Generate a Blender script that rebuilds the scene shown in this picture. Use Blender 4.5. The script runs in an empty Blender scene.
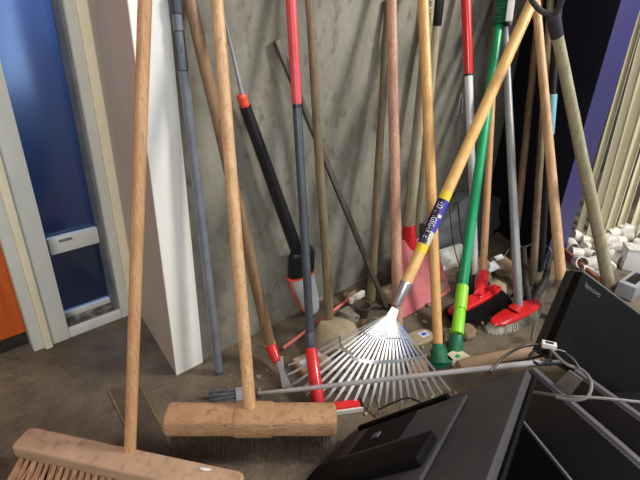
import bpy, bmesh, math, random
from mathutils import Vector, Matrix, noise
R = random.Random(7)
S = bpy.context.scene
COL = S.collection
Z = Vector((0, 0, 1))

# ---------------------------------------------------------------- camera
F = 450.0; H = 0.85
def _c(px, py): return Vector(((px-320)/F, -(py-240)/F, 1.0))
_up = -_c(280, 1165); _up.normalize()
_x = _c(222, 350).cross(_c(268, 327)).cross(_up); _x.normalize()
if _x[0] < 0: _x = -_x
_y = _x.cross(_up); _y.normalize()
if _y[2] < 0: _y = -_y
M = Matrix((_x, _y, _up))                      # camera axes (right, up, forward) -> world
def ray(px, py): return M @ _c(px, py)
_o = ray(203, 360); _o = _o*(-H/_o.z)
CAM = Vector((-_o.x, -_o.y, H))
def P(px, py, z=0.0):                          # point at height z
    r = ray(px, py); return CAM + r*((z-H)/r.z)
def W(px, py, y=0.0):                          # point at distance y from the back wall
    r = ray(px, py); return CAM + r*((y-CAM.y)/r.y)
def depth(p): return (M.transposed() @ (p-CAM))[2]
def rad(p, wpx): return wpx*0.5*depth(p)/F
cam = bpy.data.cameras.new('camera'); camo = bpy.data.objects.new('camera', cam); COL.objects.link(camo)
cam.sensor_width = 36; cam.lens = F/640*36; cam.clip_start = 0.02; cam.clip_end = 60
rx, ry, rz = M @ Vector((1, 0, 0)), M @ Vector((0, 1, 0)), M @ Vector((0, 0, -1))
camo.matrix_world = Matrix(((rx.x, ry.x, rz.x, CAM.x), (rx.y, ry.y, rz.y, CAM.y), (rx.z, ry.z, rz.z, CAM.z), (0, 0, 0, 1)))
S.camera = camo

# ---------------------------------------------------------------- world, lights, exposure
w = bpy.data.worlds.new('world'); S.world = w; w.use_nodes = True
wn = w.node_tree.nodes; wl = w.node_tree.links
bg = wn['Background']; tc = wn.new('ShaderNodeTexCoord'); sep = wn.new('ShaderNodeSeparateXYZ')
wr = wn.new('ShaderNodeValToRGB')
wl.new(tc.outputs['Generated'], sep.inputs[0]); wl.new(sep.outputs['Z'], wr.inputs[0]); wl.new(wr.outputs[0], bg.inputs[0])
wr.color_ramp.elements[0].position = 0.0; wr.color_ramp.elements[0].color = (0.10, 0.10, 0.11, 1)
wr.color_ramp.elements[1].position = 0.75; wr.color_ramp.elements[1].color = (1.0, 0.97, 0.92, 1)
bg.inputs[1].default_value = 0.34
def area(name, loc, target, sx, sy, power, col):
    l = bpy.data.lights.new(name, 'AREA'); l.shape = 'RECTANGLE'; l.size = sx; l.size_y = sy; l.energy = power; l.color = col
    o = bpy.data.objects.new(name, l); COL.objects.link(o); o.location = loc
    o.rotation_euler = (Vector(target)-Vector(loc)).to_track_quat('-Z', 'Y').to_euler(); return o
area('ceiling_light', (1.9, -1.9, 2.3), (0.7, 0, 0.2), 0.6, 0.35, 78, (1.0, 0.96, 0.89))
area('left_fill', (-1.6, -2.2, 1.9), (-0.1, 0.1, 0.5), 1.2, 1.0, 46, (1.0, 0.97, 0.92))  # unseen soft fill added to brighten the door side
S.view_settings.view_transform = 'Standard'; S.view_settings.look = 'None'
S.view_settings.gamma = 1; S.view_settings.use_curve_mapping = False; S.view_settings.exposure = 0.14

# ---------------------------------------------------------------- materials
def lin(c): return tuple(((v/255)/12.92 if v/255 <= 0.04045 else ((v/255+0.055)/1.055)**2.4) for v in c)
def mat(name, c, rough=0.6, metal=0.0, c2=None, scale=6.0, detail=4.0, stretch=(1, 1, 1), bump=0.0, bscale=None, lo=0.35, hi=0.65, coat=0.0, c3=None):
    m = bpy.data.materials.new(name); m.use_nodes = True
    n = m.node_tree.nodes; l = m.node_tree.links; b = n['Principled BSDF']
    b.inputs['Roughness'].default_value = rough; b.inputs['Metallic'].default_value = metal; b.inputs['Coat Weight'].default_value = coat
    b.inputs['Base Color'].default_value = (*lin(c), 1)
    if c2 or bump:
        t = n.new('ShaderNodeTexCoord'); mp = n.new('ShaderNodeMapping'); mp.inputs['Scale'].default_value = stretch
        l.new(t.outputs['Object'], mp.inputs[0])
    if c2:
        nz = n.new('ShaderNodeTexNoise'); nz.inputs['Scale'].default_value = scale; nz.inputs['Detail'].default_value = detail
        nz.inputs['Roughness'].default_value = 0.65
        l.new(mp.outputs[0], nz.inputs[0]); cr = n.new('ShaderNodeValToRGB'); e = cr.color_ramp.elements
        e[0].position = lo; e[0].color = (*lin(c), 1); e[1].position = hi; e[1].color = (*lin(c2), 1)
        l.new(nz.outputs[0], cr.inputs[0]); out = cr.outputs[0]
        if c3:
            n2 = n.new('ShaderNodeTexNoise'); n2.inputs['Scale'].default_value = scale*5.3; n2.inputs['Detail'].default_value = 6
            l.new(mp.outputs[0], n2.inputs[0]); r2 = n.new('ShaderNodeValToRGB'); r2.color_ramp.elements[0].position = 0.56; r2.color_ramp.elements[1].position = 0.72
            l.new(n2.outputs[0], r2.inputs[0]); mx = n.new('ShaderNodeMixRGB'); mx.inputs[2].default_value = (*lin(c3), 1)
            l.new(r2.outputs[0], mx.inputs[0]); l.new(out, mx.inputs[1]); out = mx.outputs[0]
        l.new(out, b.inputs['Base Color'])
    if bump:
        nb = n.new('ShaderNodeTexNoise'); nb.inputs['Scale'].default_value = bscale or scale*3; nb.inputs['Detail'].default_value = 8
        l.new(mp.outputs[0], nb.inputs[0]); bp = n.new('ShaderNodeBump'); bp.inputs['Strength'].default_value = bump; bp.inputs['Distance'].default_value = 0.004
        l.new(nb.outputs[0], bp.inputs['Height']); l.new(bp.outputs[0], b.inputs['Normal'])
    return m
def wood(name, c, c2, c3=None, rough=0.5, s=(60, 60, 5)): return mat(name, c, rough, 0, c2, 1.0, 5, s, 0.25, 2.0, 0.35, 0.68, 0, c3)
G = {}
G['concrete_wall'] = mat('wall_concrete', (106, 103, 92), 0.9, 0, (142, 138, 125), 5.5, 12, (1, 1, .7), 0.8, 60, .36, .66, 0, (99, 95, 84))
G['floor'] = mat('floor_concrete', (64, 55, 45), 0.85, 0, (122, 108, 90), 3.6, 15, (1, 1, 1), 1.0, 80, .36, .68, 0, (74, 64, 52))
G['hatch'] = mat('hatch_concrete', (66, 56, 44), 0.8, 0, (84, 72, 58), 9, 10, (1, 1, 1), 0.5, 50)
G['hatch_edge'] = mat('hatch_edge', (128, 108, 62), 0.7, 0, (88, 74, 50), 20)
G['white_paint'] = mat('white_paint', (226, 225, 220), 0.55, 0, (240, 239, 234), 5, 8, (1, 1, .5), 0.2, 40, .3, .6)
G['violet_side'] = mat('grey_violet_side', (176, 168, 156), 0.6, 0, (192, 184, 172), 5, 8, (1, 1, .5), 0.2, 40)
G['frame_grey'] = mat('frame_grey', (200, 202, 196), 0.5, 0, (216, 216, 206), 8, 8, (1, 1, .4), 0.1)
G['frame_dark'] = mat('frame_dark', (98, 100, 104), 0.5, 0, (124, 124, 124), 12)
G['cream'] = mat('cream_paint', (226, 216, 184), 0.5, 0, (238, 228, 200), 8)
G['glass'] = mat('blue_glass', (14, 24, 56), 0.16, 0, (22, 38, 82), 3, 6, (1, 1, .7), 0.03, 12, .35, .65, 1.0)
G['beyond'] = mat('blue_beyond', (84, 112, 152), .7, 0, (102, 132, 172), 3)
G['orange'] = mat('orange_wood', (176, 74, 24), 0.5, 0, (204, 98, 36), 2, 5, (10, 10, 1), 0.1)
G['dirt'] = mat('dirt', (86, 70, 54), 0.95, 0, (168, 156, 140), 40, 10, (1, 1, 1), 1.0, 90, .45, .7)
G['navy'] = mat('navy_shade', (12, 13, 36), 0.5, 0, (12, 13, 34), 4)  # shade of the blue wall's side painted in; also darkens floor behind glass
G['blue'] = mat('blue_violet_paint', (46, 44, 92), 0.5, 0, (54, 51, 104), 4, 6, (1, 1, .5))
G['farwall'] = mat('far_wall', (70, 68, 66), 0.8, 0, (96, 92, 86), 5)
G['w_tan'] = wood('wood_tan', (184, 144, 102), (212, 174, 132), (156, 112, 74))
G['w_orange'] = wood('wood_orange', (174, 130, 90), (196, 154, 114), (150, 104, 70))
G['w_honey'] = wood('wood_honey', (206, 154, 92), (226, 178, 116), (190, 138, 82), .4)
G['w_yellow'] = wood('wood_yellow', (214, 166, 98), (234, 192, 126), None, .4)
G['w_brown'] = wood('wood_brown', (122, 94, 68), (152, 122, 92), (88, 66, 48))
G['w_redbrown'] = wood('wood_redbrown', (136, 94, 66), (168, 120, 84), (104, 66, 44))
G['w_olive'] = wood('wood_olive', (104, 90, 66), (134, 118, 90), (78, 64, 48))
G['w_dark'] = wood('wood_dark', (62, 55, 46), (88, 78, 64), (44, 38, 32))
G['w_pink'] = wood('wood_pink', (166, 116, 92), (190, 144, 120), (206, 180, 164))
G['w_pale'] = wood('wood_pale', (142, 128, 104), (178, 164, 138), (108, 96, 74))
G['w_grey'] = wood('wood_grey', (158, 148, 120), (184, 176, 146), (122, 112, 86))
G['w_block'] = mat('broom_block', (158, 128, 102), 0.8, 0, (178, 148, 122), 9, 8, (1, 1, 4), 0.5, 50, .35, .65, 0, (148, 114, 88))
G['w_block2'] = mat('broom_block_orange', (156, 118, 84), 0.8, 0, (182, 146, 112), 12, 8, (1, 1, 3), 0.8, 40, .35, .65, 0, (132, 98, 68))
G['bristle_brown'] = mat('bristle_brown', (150, 106, 76), 0.8, 0, (182, 140, 108), 40)
G['bristle_dark'] = mat('bristle_dark', (46, 36, 26), 0.85, 0, (80, 64, 48), 40)
G['bristle_black'] = mat('bristle_black', (24, 23, 23), 0.7, 0, (42, 40, 40), 40)
G['bristle_white'] = mat('bristle_white', (226, 222, 214), 0.8, 0, (160, 152, 140), 40)
G['bristle_green'] = mat('bristle_green', (18, 86, 58), 0.7, 0, (30, 110, 76), 60)
G['grey_blue'] = mat('grey_blue_metal', (104, 108, 118), 0.4, 0.15, (126, 130, 140), 12)
G['grey_pole'] = mat('grey_plastic', (130, 132, 134), 0.4, 0.1, (148, 150, 152), 12)
G['dark_blue_grey'] = mat('dark_grey_pole', (62, 66, 74), 0.4, 0.1, (76, 80, 90), 12)
G['red_grip'] = mat('red_grip', (204, 58, 68), 0.45, 0, (216, 78, 86), 14)
G['red'] = mat('red_plastic', (200, 26, 32), 0.3, 0, (214, 40, 44), 10, coat=.3)
G['redorange'] = mat('red_orange_plastic', (236, 84, 58), 0.4)
G['red_worn'] = mat('worn_red', (178, 66, 52), 0.6, 0, (196, 108, 92), 18)
G['pinkred'] = mat('dusty_red_steel', (176, 86, 94), 0.6, 0, (200, 116, 120), 5, 8, (1, 1, 1), 0.1, 30, .3, .7, 0, (160, 74, 78))
G['black'] = mat('black_plastic', (20, 20, 22), 0.4, 0, (28, 28, 30), 10)
G['black_case'] = mat('black_case', (9, 8, 9), 0.7, 0, (14, 13, 13), 3, 8, (1, 1, 1), 0.05, 60, .3, .7, 0, (18, 17, 17))
G['black_case2'] = mat('black_case_pale', (60, 59, 62), 0.6, 0, (74, 72, 76), 4, 8, (1, 1, 1), 0.05, 60, .3, .7, 0, (74, 70, 70))  # paler black for casing backs and grips
G['edge_grey'] = mat('edge_grey', (82, 79, 88), 0.6, 0, (98, 95, 104), 12)
G['edge_dark'] = mat('edge_dark', (48, 46, 50), 0.6, 0, (60, 58, 62), 12)
G['case_rim'] = mat('case_rim', (110, 108, 106), 0.6, 0, (92, 90, 90), 12)
G['silver'] = mat('silver_steel', (216, 218, 220), 0.3, 0.75, (190, 192, 194), 10)
G['tine'] = mat('tine_steel', (232, 234, 236), 0.35, 0.45, (196, 198, 200), 10)
G['rod'] = mat('rod_steel', (186, 187, 190), 0.4, 0.3, (206, 207, 210), 12)
G['white_metal'] = mat('white_metal', (226, 226, 228), 0.35, 0.1, (212, 212, 216), 12)
G['alu'] = mat('aluminium', (190, 192, 194), 0.35, 0.5, (168, 170, 172), 12)
G['white'] = mat('white_plastic', (228, 226, 222), 0.45, 0, (214, 210, 204), 10)
G['white_dirty'] = mat('white_pvc', (224, 220, 212), 0.5, 0, (192, 186, 174), 22)
G['creamp'] = mat('cream_plastic', (214, 206, 178), 0.5, 0, (190, 182, 152), 4, 6, (1, 1, .4))
G['translucent'] = mat('milky_plastic', (214, 214, 220), 0.35, 0, (196, 196, 204), 10)
G['green'] = mat('green_plastic', (14, 146, 92), 0.35, 0, (20, 158, 104), 10)
G['lime'] = mat('lime_plastic', (134, 214, 42), 0.4, 0, (148, 222, 58), 10)
G['dgreen'] = mat('dark_green_plastic', (18, 102, 70), 0.45, 0, (28, 118, 82), 12)
G['yellow'] = mat('yellow_label', (228, 200, 50), 0.45)
G['bluelabel'] = mat('blue_label', (66, 60, 178), 0.4)
G['navylabel'] = mat('navy_label', (26, 22, 62), 0.4)
G['navydot'] = mat('navy_plastic', (14, 14, 44), 0.4)
G['ink'] = mat('black_ink', (34, 24, 18), 0.7)
G['ltext'] = mat('white_letters', (236, 236, 240), 0.5)
G['bluepl'] = mat('blue_plastic', (52, 92, 190), 0.4)
G['bluetape'] = mat('light_blue_tape', (120, 178, 190), 0.4)
G['iron'] = mat('old_iron', (26, 22, 20), 0.7, 0.0, (46, 39, 34), 20)
G['rusty'] = mat('galvanised', (140, 140, 138), 0.5, 0.4, (112, 108, 102), 20)
G['stone'] = mat('stone', (138, 124, 98), 0.9, 0, (172, 160, 134), 14, 8, (1, 1, 1), 0.6, 50)
G['stone2'] = mat('stone_brown', (112, 92, 70), 0.9, 0, (146, 124, 98), 14, 8, (1, 1, 1), 0.6, 50)
G['stone3'] = mat('stone_grey', (110, 106, 96), 0.9, 0, (146, 140, 128), 14, 8, (1, 1, 1), 0.6, 50)
G['bag'] = mat('grey_bag', (78, 82, 84), 0.45, 0, (102, 106, 108), 7, 6)
G['whitebag'] = mat('white_bag', (186, 186, 184), 0.5, 0, (160, 158, 152), 20)
G['brownboard'] = mat('brown_board', (122, 70, 48), 0.5, 0, (140, 84, 60), 10)
G['cable_grey'] = mat('grey_cable', (112, 110, 110), 0.5)
G['lightgrey'] = mat('light_grey_plastic', (142, 144, 152), .5, 0, (156, 158, 166), 10)
G['paper'] = mat('paper', (214, 214, 222), 0.7, 0, (190, 190, 204), 30)

for k_ in ('black_case', 'black_case2', 'edge_dark'): G[k_].node_tree.nodes['Principled BSDF'].inputs['Specular IOR Level'].default_value = .12

# ---------------------------------------------------------------- mesh tools
def frame(d, hint=None):
    d = d.normalized(); h = hint or (Z if abs(d.z) < .9 else Vector((1, 0, 0)))
    a = h.cross(d)
    if a.length < 1e-5: a = Vector((0, 1, 0)).cross(d)
    a.normalize(); return a, d.cross(a).normalized()
class MB:
    def __init__(s): s.bm = bmesh.new()
    def ring(s, c, a, b, ra, rb, n): return [s.bm.verts.new(c+a*(ra*math.cos(t*2*math.pi/n))+b*(rb*math.sin(t*2*math.pi/n))) for t in range(n)]
    def skin(s, rings, caps=True):
        n = len(rings[0])
        for i in range(len(rings)-1):
            for k in range(n):
                s.bm.faces.new((rings[i][k], rings[i][(k+1) % n], rings[i+1][(k+1) % n], rings[i+1][k]))
        if caps: s.bm.faces.new(rings[0][::-1]); s.bm.faces.new(rings[-1])
        return s
    def tube(s, pts, r, n=12, flat=None, caps=True):
        pts = [Vector(p) for p in pts]; rr = r if isinstance(r, (list, tuple)) else [r]*len(pts); rings = []
        prev = None
        for i, p in enumerate(pts):
            d = (pts[min(i+1, len(pts)-1)]-pts[max(i-1, 0)])
            if prev is None: a, b = frame(d)
            else:
                dn = d.normalized(); a = prev-dn*prev.dot(dn); a.normalize(); b = dn.cross(a)
            prev = a
            rings.append(s.ring(p, a, b, rr[i], rr[i]*(flat or 1), n))
        return s.skin(rings, caps)
    def lathe(s, p0, p1, prof, n=20):            # prof: (t along p0->p1, radius)
        d = p1-p0; a, b = frame(d)
        return s.skin([s.ring(p0+d*t, a, b, max(r, 1e-4), max(r, 1e-4), n) for t, r in prof])
    def ovals(s, c, axx, axy, d, prof, n=28, power=2.0):   # prof: (dist along d, rx, ry), superellipse
        rings = []
        for t, ra, rb in prof:
            v = []
            for k in range(n):
                th = 2*math.pi*k/n; cx, sx = math.cos(th), math.sin(th)
                v.append(s.bm.verts.new(c+d*t+axx*(ra*math.copysign(abs(cx)**(2/power), cx))+axy*(rb*math.copysign(abs(sx)**(2/power), sx))))
            rings.append(v)
        return s.skin(rings)
    def box(s, c, ux, uy, uz, bev=0.0, seg=2):       # half-extent vectors
        t = bmesh.new(); bmesh.ops.create_cube(t, size=2)
        lx, ly, lz = ux.length, uy.length, uz.length
        for v in t.verts: v.co = Vector((v.co.x*lx, v.co.y*ly, v.co.z*lz))
        if bev: bmesh.ops.bevel(t, geom=t.edges[:], offset=bev, segments=seg, profile=.6, affect='EDGES')
        ax, ay, az = ux/lx, uy/ly, uz/lz
        mp = {v: s.bm.verts.new(c+ax*v.co.x+ay*v.co.y+az*v.co.z) for v in t.verts}
        for f in t.faces: s.bm.faces.new([mp[v] for v in f.verts])
        t.free(); return s
    def abox(s, x0, x1, y0, y1, z0, z1, bev=0.0):
        return s.box(Vector(((x0+x1)/2, (y0+y1)/2, (z0+z1)/2)), Vector(((x1-x0)/2, 0, 0)), Vector((0, (y1-y0)/2, 0)), Vector((0, 0, (z1-z0)/2)), bev)
    def prism(s, pts, ext):
        a = [s.bm.verts.new(p) for p in pts]; b = [s.bm.verts.new(Vector(p)+ext) for p in pts]
        return s.skin([a, b])
    def rock(s, c, rx, ry, rz, seed=0, rough=.25, rot=0.0, sub=3):
        t = bmesh.new(); bmesh.ops.create_icosphere(t, subdivisions=sub, radius=1)
        cr, sr = math.cos(rot), math.sin(rot); mp = {}
        for v in t.verts:
            k = 1+rough*noise.noise(v.co*1.3+Vector((seed*3.7, seed, 0)))+rough*.4*noise.noise(v.co*3.7+Vector((seed, 0, seed*2)))
            x, y, z = v.co.x*rx*k, v.co.y*ry*k, max(v.co.z, -.75)*rz*k
            mp[v] = s.bm.verts.new(c+Vector((x*cr-y*sr, x*sr+y*cr, z)))
        for f in t.faces: s.bm.faces.new([mp[v] for v in f.verts])
        t.free(); return s
    def hair(s, p, q, r=0.0007, r2=None):
        d = q-p; a, b = frame(d); n = 3
        r2 = r2 if r2 is not None else r*.6
        A = s.ring(p, a, b, r, r, n); B = s.ring(q, a, b, r2, r2, n)
        for k in range(n): s.bm.faces.new((A[k], A[(k+1) % n], B[(k+1) % n], B[k]))
        s.bm.faces.new(B)
        return s
def build(name, mb, m, parent=None, base=None, label=None, kind=None, ang=35):
    bm = mb.bm; bm.normal_update(); bmesh.ops.recalc_face_normals(bm, faces=bm.faces[:])
    if base is None:
        xs = [v.co for v in bm.verts]; lo = Vector((min(v.x for v in xs), min(v.y for v in xs), min(v.z for v in xs)))
        hi = Vector((max(v.x for v in xs), max(v.y for v in xs), 0)); base = Vector(((lo.x+hi.x)/2, (lo.y+hi.y)/2, lo.z))
        if parent is not None: base = root_base(parent)
    for v in bm.verts: v.co -= base
    for f in bm.faces: f.smooth = True
    lim = math.radians(ang)
    for e in bm.edges:
        if len(e.link_faces) == 2 and e.calc_face_angle(0) > lim: e.smooth = False
    me = bpy.data.meshes.new(name); bm.to_mesh(me); bm.free(); me.materials.append(G[m] if isinstance(m, str) else m)
    o = bpy.data.objects.new(name, me); COL.objects.link(o)
    if parent is None: o.location = base
    else: o.parent = parent
    if label: o['label'] = label
    if kind: o['kind'] = kind
    return o
def root_base(o):
    while o.parent: o = o.parent
    return Vector(o.location)
def root(name, base, label, cat, group=None):
    o = bpy.data.objects.new(name, None); COL.objects.link(o); o.location = base; o.empty_display_size = .03
    o['label'] = label; o['category'] = cat
    if group: o['group'] = group
    return o
def solo(name, mb, m, label, cat, group=None, kind=None):
    o = build(name, mb, m); o['label'] = label; o['category'] = cat
    if group: o['group'] = group
    if kind: o['kind'] = kind
    return o
def structure(name, mb, m, parent=None):
    o = build(name, mb, m, parent)
    if parent is None: o['kind'] = 'structure'
    return o
def lerp(a, b, t): return a+(b-a)*t
def smooth(pts, n=8):
    out = []; pts = [Vector(p) for p in pts]; m = len(pts)
    for i in range(m-1):
        p0, p1, p2, p3 = pts[max(i-1, 0)], pts[i], pts[i+1], pts[min(i+2, m-1)]
        for k in range(n):
            t = k/n; out.append(.5*((2*p1)+(p2-p0)*t+(2*p0-5*p1+4*p2-p3)*t*t+(3*p1-p0-3*p2+p3)*t**3))
    out.append(pts[-1]); return out
def wobble(b, t, n, amp, seed):
    return [lerp(b, t, i/n)+Vector((noise.noise(Vector((i*.45, seed, 0))), noise.noise(Vector((i*.45, seed, 9))), 0))*amp for i in range(n+1)]
def text_on(body, p, d, up, size, rr, m, parent, lab=None, spread=None):
    # letters wrapped on a round handle: p = start, d = along, up = across, rr = handle radius
    cu = bpy.data.curves.new('text', 'FONT'); cu.body = body; cu.size = 1.0; cu.resolution_u = 2
    to = bpy.data.objects.new('text', cu); COL.objects.link(to)
    bpy.context.view_layer.update()
    me = bpy.data.meshes.new_from_object(to.evaluated_get(bpy.context.evaluated_depsgraph_get()))
    bpy.data.objects.remove(to); wd = max(v.co.x for v in me.vertices)
    k = (spread or size*wd)/wd; d = d.normalized(); nrm = d.cross(up).normalized()
    base = root_base(parent)
    for v in me.vertices:
        th = (v.co.y-.35)*size/rr if rr else 0
        if rr: q = p+d*(v.co.x*k)+up*(math.sin(th)*(rr+.0006))+nrm*(math.cos(th)*(rr+.0006))
        else: q = p+d*(v.co.x*k)+up*((v.co.y-.35)*size)
        v.co = q-base
    me.materials.append(G[m]); me.name = 'lettering'
    o = bpy.data.objects.new('lettering', me); COL.objects.link(o); o.parent = parent
    if lab: o['label'] = lab
    return o
def facing(p, d):                                 # unit vector across d, and normal towards viewpoint side
    n = (CAM-p); n -= d*n.dot(d); n.normalize(); return n

# ---------------------------------------------------------------- the setting
structure('floor', MB().abox(-2.5, 4.5, -4.0, 1.2, -.06, 0), 'floor')
b = MB().abox(-.0035, 1.56, 0, .12, 0, 2.2); structure('wall_back', b, 'concrete_wall')
# short white-painted wall end that frames the recess of the door
pb = MB().prism([Vector((-.082, -.008, 0)), Vector((-.0045, -.008, 0)), Vector((-.0045, .33, 0)), Vector((-.036, .33, 0))], Z*2.2); wl_ = structure('wall_corner', pb, 'white_paint')
structure('grey_side', MB().prism([Vector((-.0832, -.0075, .002)), Vector((-.0822, -.0075, .002)), Vector((-.0367, .3209, .002)), Vector((-.0377, .3209, .002))], Z*2.19), 'violet_side', wl_)  # side face in a greyer tone than the white front
# recess back wall with door
D = .33
XG0, XG1 = -.236, -.094          # glass edges
fr = structure('door_1', MB().abox(-.329, XG0, D, D+.07, 0, 2.2, .002), 'frame_grey')
structure('door_frame', MB().abox(-.086, -.062, D, D+.07, 0, 2.2, .002), 'frame_grey', fr)
structure('frame_reveal', MB().abox(XG1+.0002, -.0862, D+.012, D+.075, .03, 2.2), 'frame_dark', fr)
structure('cream_strip', MB().abox(-.303, -.284, D-.012, D-.0005, .0, 2.2, .003), 'cream', fr)
structure('cream_strip', MB().abox(-.0615, -.037, D-.006, D+.06, 0, 2.2, .003), 'cream', fr)
structure('door_sill', MB().abox(XG0+.001, -.0865, D+.0, D+.075, 0, .028, .003), 'frame_grey', fr)
dl = MB()
dl.abox(XG0+.003, XG1-.002, D+.012, D+.056, .0285, .034, .002)
for i in range(40): dl.rock(Vector((R.uniform(XG0+.01, XG1-.01), D+R.uniform(.014, .05), .034)), R.uniform(.002, .006), R.uniform(.002, .005), .003, i, .3, 0, 1)
structure('dirt_on_sill', dl, 'dirt', fr)
gl = bpy.data.materials.new('door_glass'); gl.use_nodes = True
gn = gl.node_tree.nodes; gk_ = gl.node_tree.links; tr_ = gn.new('ShaderNodeBsdfTransparent'); tr_.inputs[0].default_value = (.55, .66, .85, 1)
gs_ = gn.new('ShaderNodeBsdfGlossy'); gs_.inputs['Roughness'].default_value = .15; gs_.inputs[0].default_value = (.8, .88, 1, 1)
mx_ = gn.new('ShaderNodeMixShader'); mx_.inputs[0].default_value = .10
gk_.new(tr_.outputs[0], mx_.inputs[1]); gk_.new(gs_.outputs[0], mx_.inputs[2]); gk_.new(mx_.outputs[0], gn['Material Output'].inputs[0])
structure('glass_pane', MB().abox(XG0+.0005, XG1-.0005, D+.066, D+.070, .045, 2.2), gl, fr)
structure('bottom_rail', MB().abox(XG0+.001, XG1-.001, D+.058, D+.078, .029, .048, .002), 'frame_grey', fr)
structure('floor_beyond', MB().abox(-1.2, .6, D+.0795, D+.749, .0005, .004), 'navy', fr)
structure('blue_backdrop', MB().abox(-1.2, .6, D+.75, D+.78, 0, 2.2), 'beyond', fr)  # blue backdrop added so the glass shows a bright-to-dark gradient
area('fill_beyond', (-.1, D+.45, 1.5), (-.1, D+.75, .95), .5, .2, 12, (.8, .9, 1.0))  # unseen fill added behind the door to brighten the upper glass
a0 = W(46, 239, D+.06); a1 = W(96, 227, D+.06); a2 = W(52, 252, D+.06)
pl = MB().abox(a0.x, XG1-.001, D+.045, D+.0655, a2.z-.004, a0.z+.002, .004)
o = structure('letter_plate', pl, 'frame_grey', fr)
structure('plate_slot', MB().abox(a0.x+.025, a0.x+.058, D+.041, D+.0448, a0.z-.012, a0.z-.005, .001), 'frame_dark', o)
structure('wall_left_shadow', MB().abox(-1.6, -.330, D+.05, D+.12, 0, .05), 'iron')  # dark strip put in for the shadow below the orange panel
structure('wall_panel_left', MB().abox(-1.6, -.330, D+.035, D+.12, .05, 2.2), 'orange')
# concrete lid let into the floor
q = [P(108, 390), P(139, 383), P(182, 470), P(152, 480)]
hm = structure('floor_hatch', MB().prism([p+Z*.0008 for p in q], Z*.0012), 'hatch')
for i, (a, c) in enumerate(((q[0], q[3]), (q[1], q[2]))):
    d = (c-a).normalized(); s_ = Z.cross(d)*.0018
    structure('hatch_edge', MB().prism([a-s_+Z*.0022, a+s_+Z*.0022, c+s_+Z*.0022, c-s_+Z*.0022], Z*.001), 'hatch_edge', hm)
# blue painted projecting wall at the right
A0 = P(482, 221); A1 = P(543, 268); A2 = W(572, 246, A1.y); A2.z = 0
A0 = Vector((1.56, 0, 0)); E2 = Vector((A1.x+.30, A1.y-.0, 0)); 
xr = W(625, 58, A1.y).x
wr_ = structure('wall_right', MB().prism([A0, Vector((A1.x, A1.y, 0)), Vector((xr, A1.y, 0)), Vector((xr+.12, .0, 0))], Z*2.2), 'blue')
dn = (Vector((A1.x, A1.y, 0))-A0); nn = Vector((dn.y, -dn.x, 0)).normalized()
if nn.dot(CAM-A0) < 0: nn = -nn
structure('shaded_side', MB().prism([A0+nn*.0003, A1+nn*.0003, A1+nn*.002, A0+nn*.002], Z*2.2), 'navy', wr_)  # left face of the blue wall, its shade painted on as near-black navy
win = structure('window_added', MB().abox(-.1, 2.3, -4.02, -4.0, .02, 2.1, .004), 'frame_grey')  # unseen glowing window added behind the viewpoint to light and reflect in the glass
gm = bpy.data.materials.new('added_glow'); gm.use_nodes = True; pbs = gm.node_tree.nodes['Principled BSDF']
pbs.inputs['Emission Color'].default_value = (.6, .78, 1, 1); pbs.inputs['Emission Strength'].default_value = 2.5
structure('glow_pane', MB().abox(0, 2.2, -3.998, -3.99, .1, 2.0), gm, win)
structure('wall_far', MB().abox(3.0, 3.1, -3.5, 1.0, 0, 2.2), 'farwall')
structure('wall_behind_right', MB().abox(xr+.1, 3.0, 0.0, .1, 0, 2.2), 'farwall')

# ---------------------------------------------------------------- handles
RODS = {}
def handle(name, parent, bpx, tpx, wb, wt, m, bz=0.0, ty=-.03, ext=.35, amp=.0, by=None, tz=None, round_top=True, label=None, seg=14):
    b_ = P(*bpx, bz) if by is None else W(*bpx, by)
    t_ = W(*tpx, ty) if tz is None else P(*tpx, tz)
    rb, rt = rad(b_, wb), rad(t_, wt); d = (t_-b_); L = d.length; d.normalize()
    e = t_+d*ext; re = rt+(rt-rb)*ext/L if ext else rt; re = max(min(re, rt*1.1), rt*.8)
    n = 14; pts = wobble(b_, e, n, amp, len(RODS)*3.3) if amp else [lerp(b_, e, i/n) for i in range(n+1)]
    rr = [rb+(rt-rb)*min(i/n*(L+ext)/L, 1.0) for i in range(n+1)]
    if ext and round_top: pts += [e+d*rt*.4, e+d*rt*.65]; rr += [rr[-1]*.8, rr[-1]*.35]
    mb = MB().tube(pts, rr, seg)
    RODS[parent.name] = (b_, e, max(rb, rt))
    o = build(name, mb, m, parent)
    if label: o['label'] = label
    return b_, t_, d, rb, rt
def seg_on(parent, name, m, p0, p1, r0, r1=None, n=16, label=None, prof=None):
    mb = MB().lathe(p0, p1, prof or [(0, r0*.92), (.03, r0), (.97, r1 or r0), (1, (r1 or r0)*.92)], n)
    return build(name, mb, m, parent, label=label)
def bristle_field(c, ax, ay, down, L, hx, hy, nx, ny, splay, r, jitter=.003, seed=1, floor=True):
    mb = MB(); rr = random.Random(seed)
    for i in range(nx):
        for j in range(ny):
            u = (i+.5)/nx*2-1; v = (j+.5)/ny*2-1
            p = c+ax*(u*hx+rr.uniform(-1, 1)*jitter*.5)+ay*(v*hy)
            q = p+down*(L*rr.uniform(.9, 1.03))+ay*(v*splay+rr.uniform(-1, 1)*jitter*2)+ax*(u*splay*.3+rr.uniform(-1, 1)*jitter*2)
            if floor: q.z = max(q.z, .001)
            mb.hair(p, q, r, r*.7)
    return mb

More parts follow.
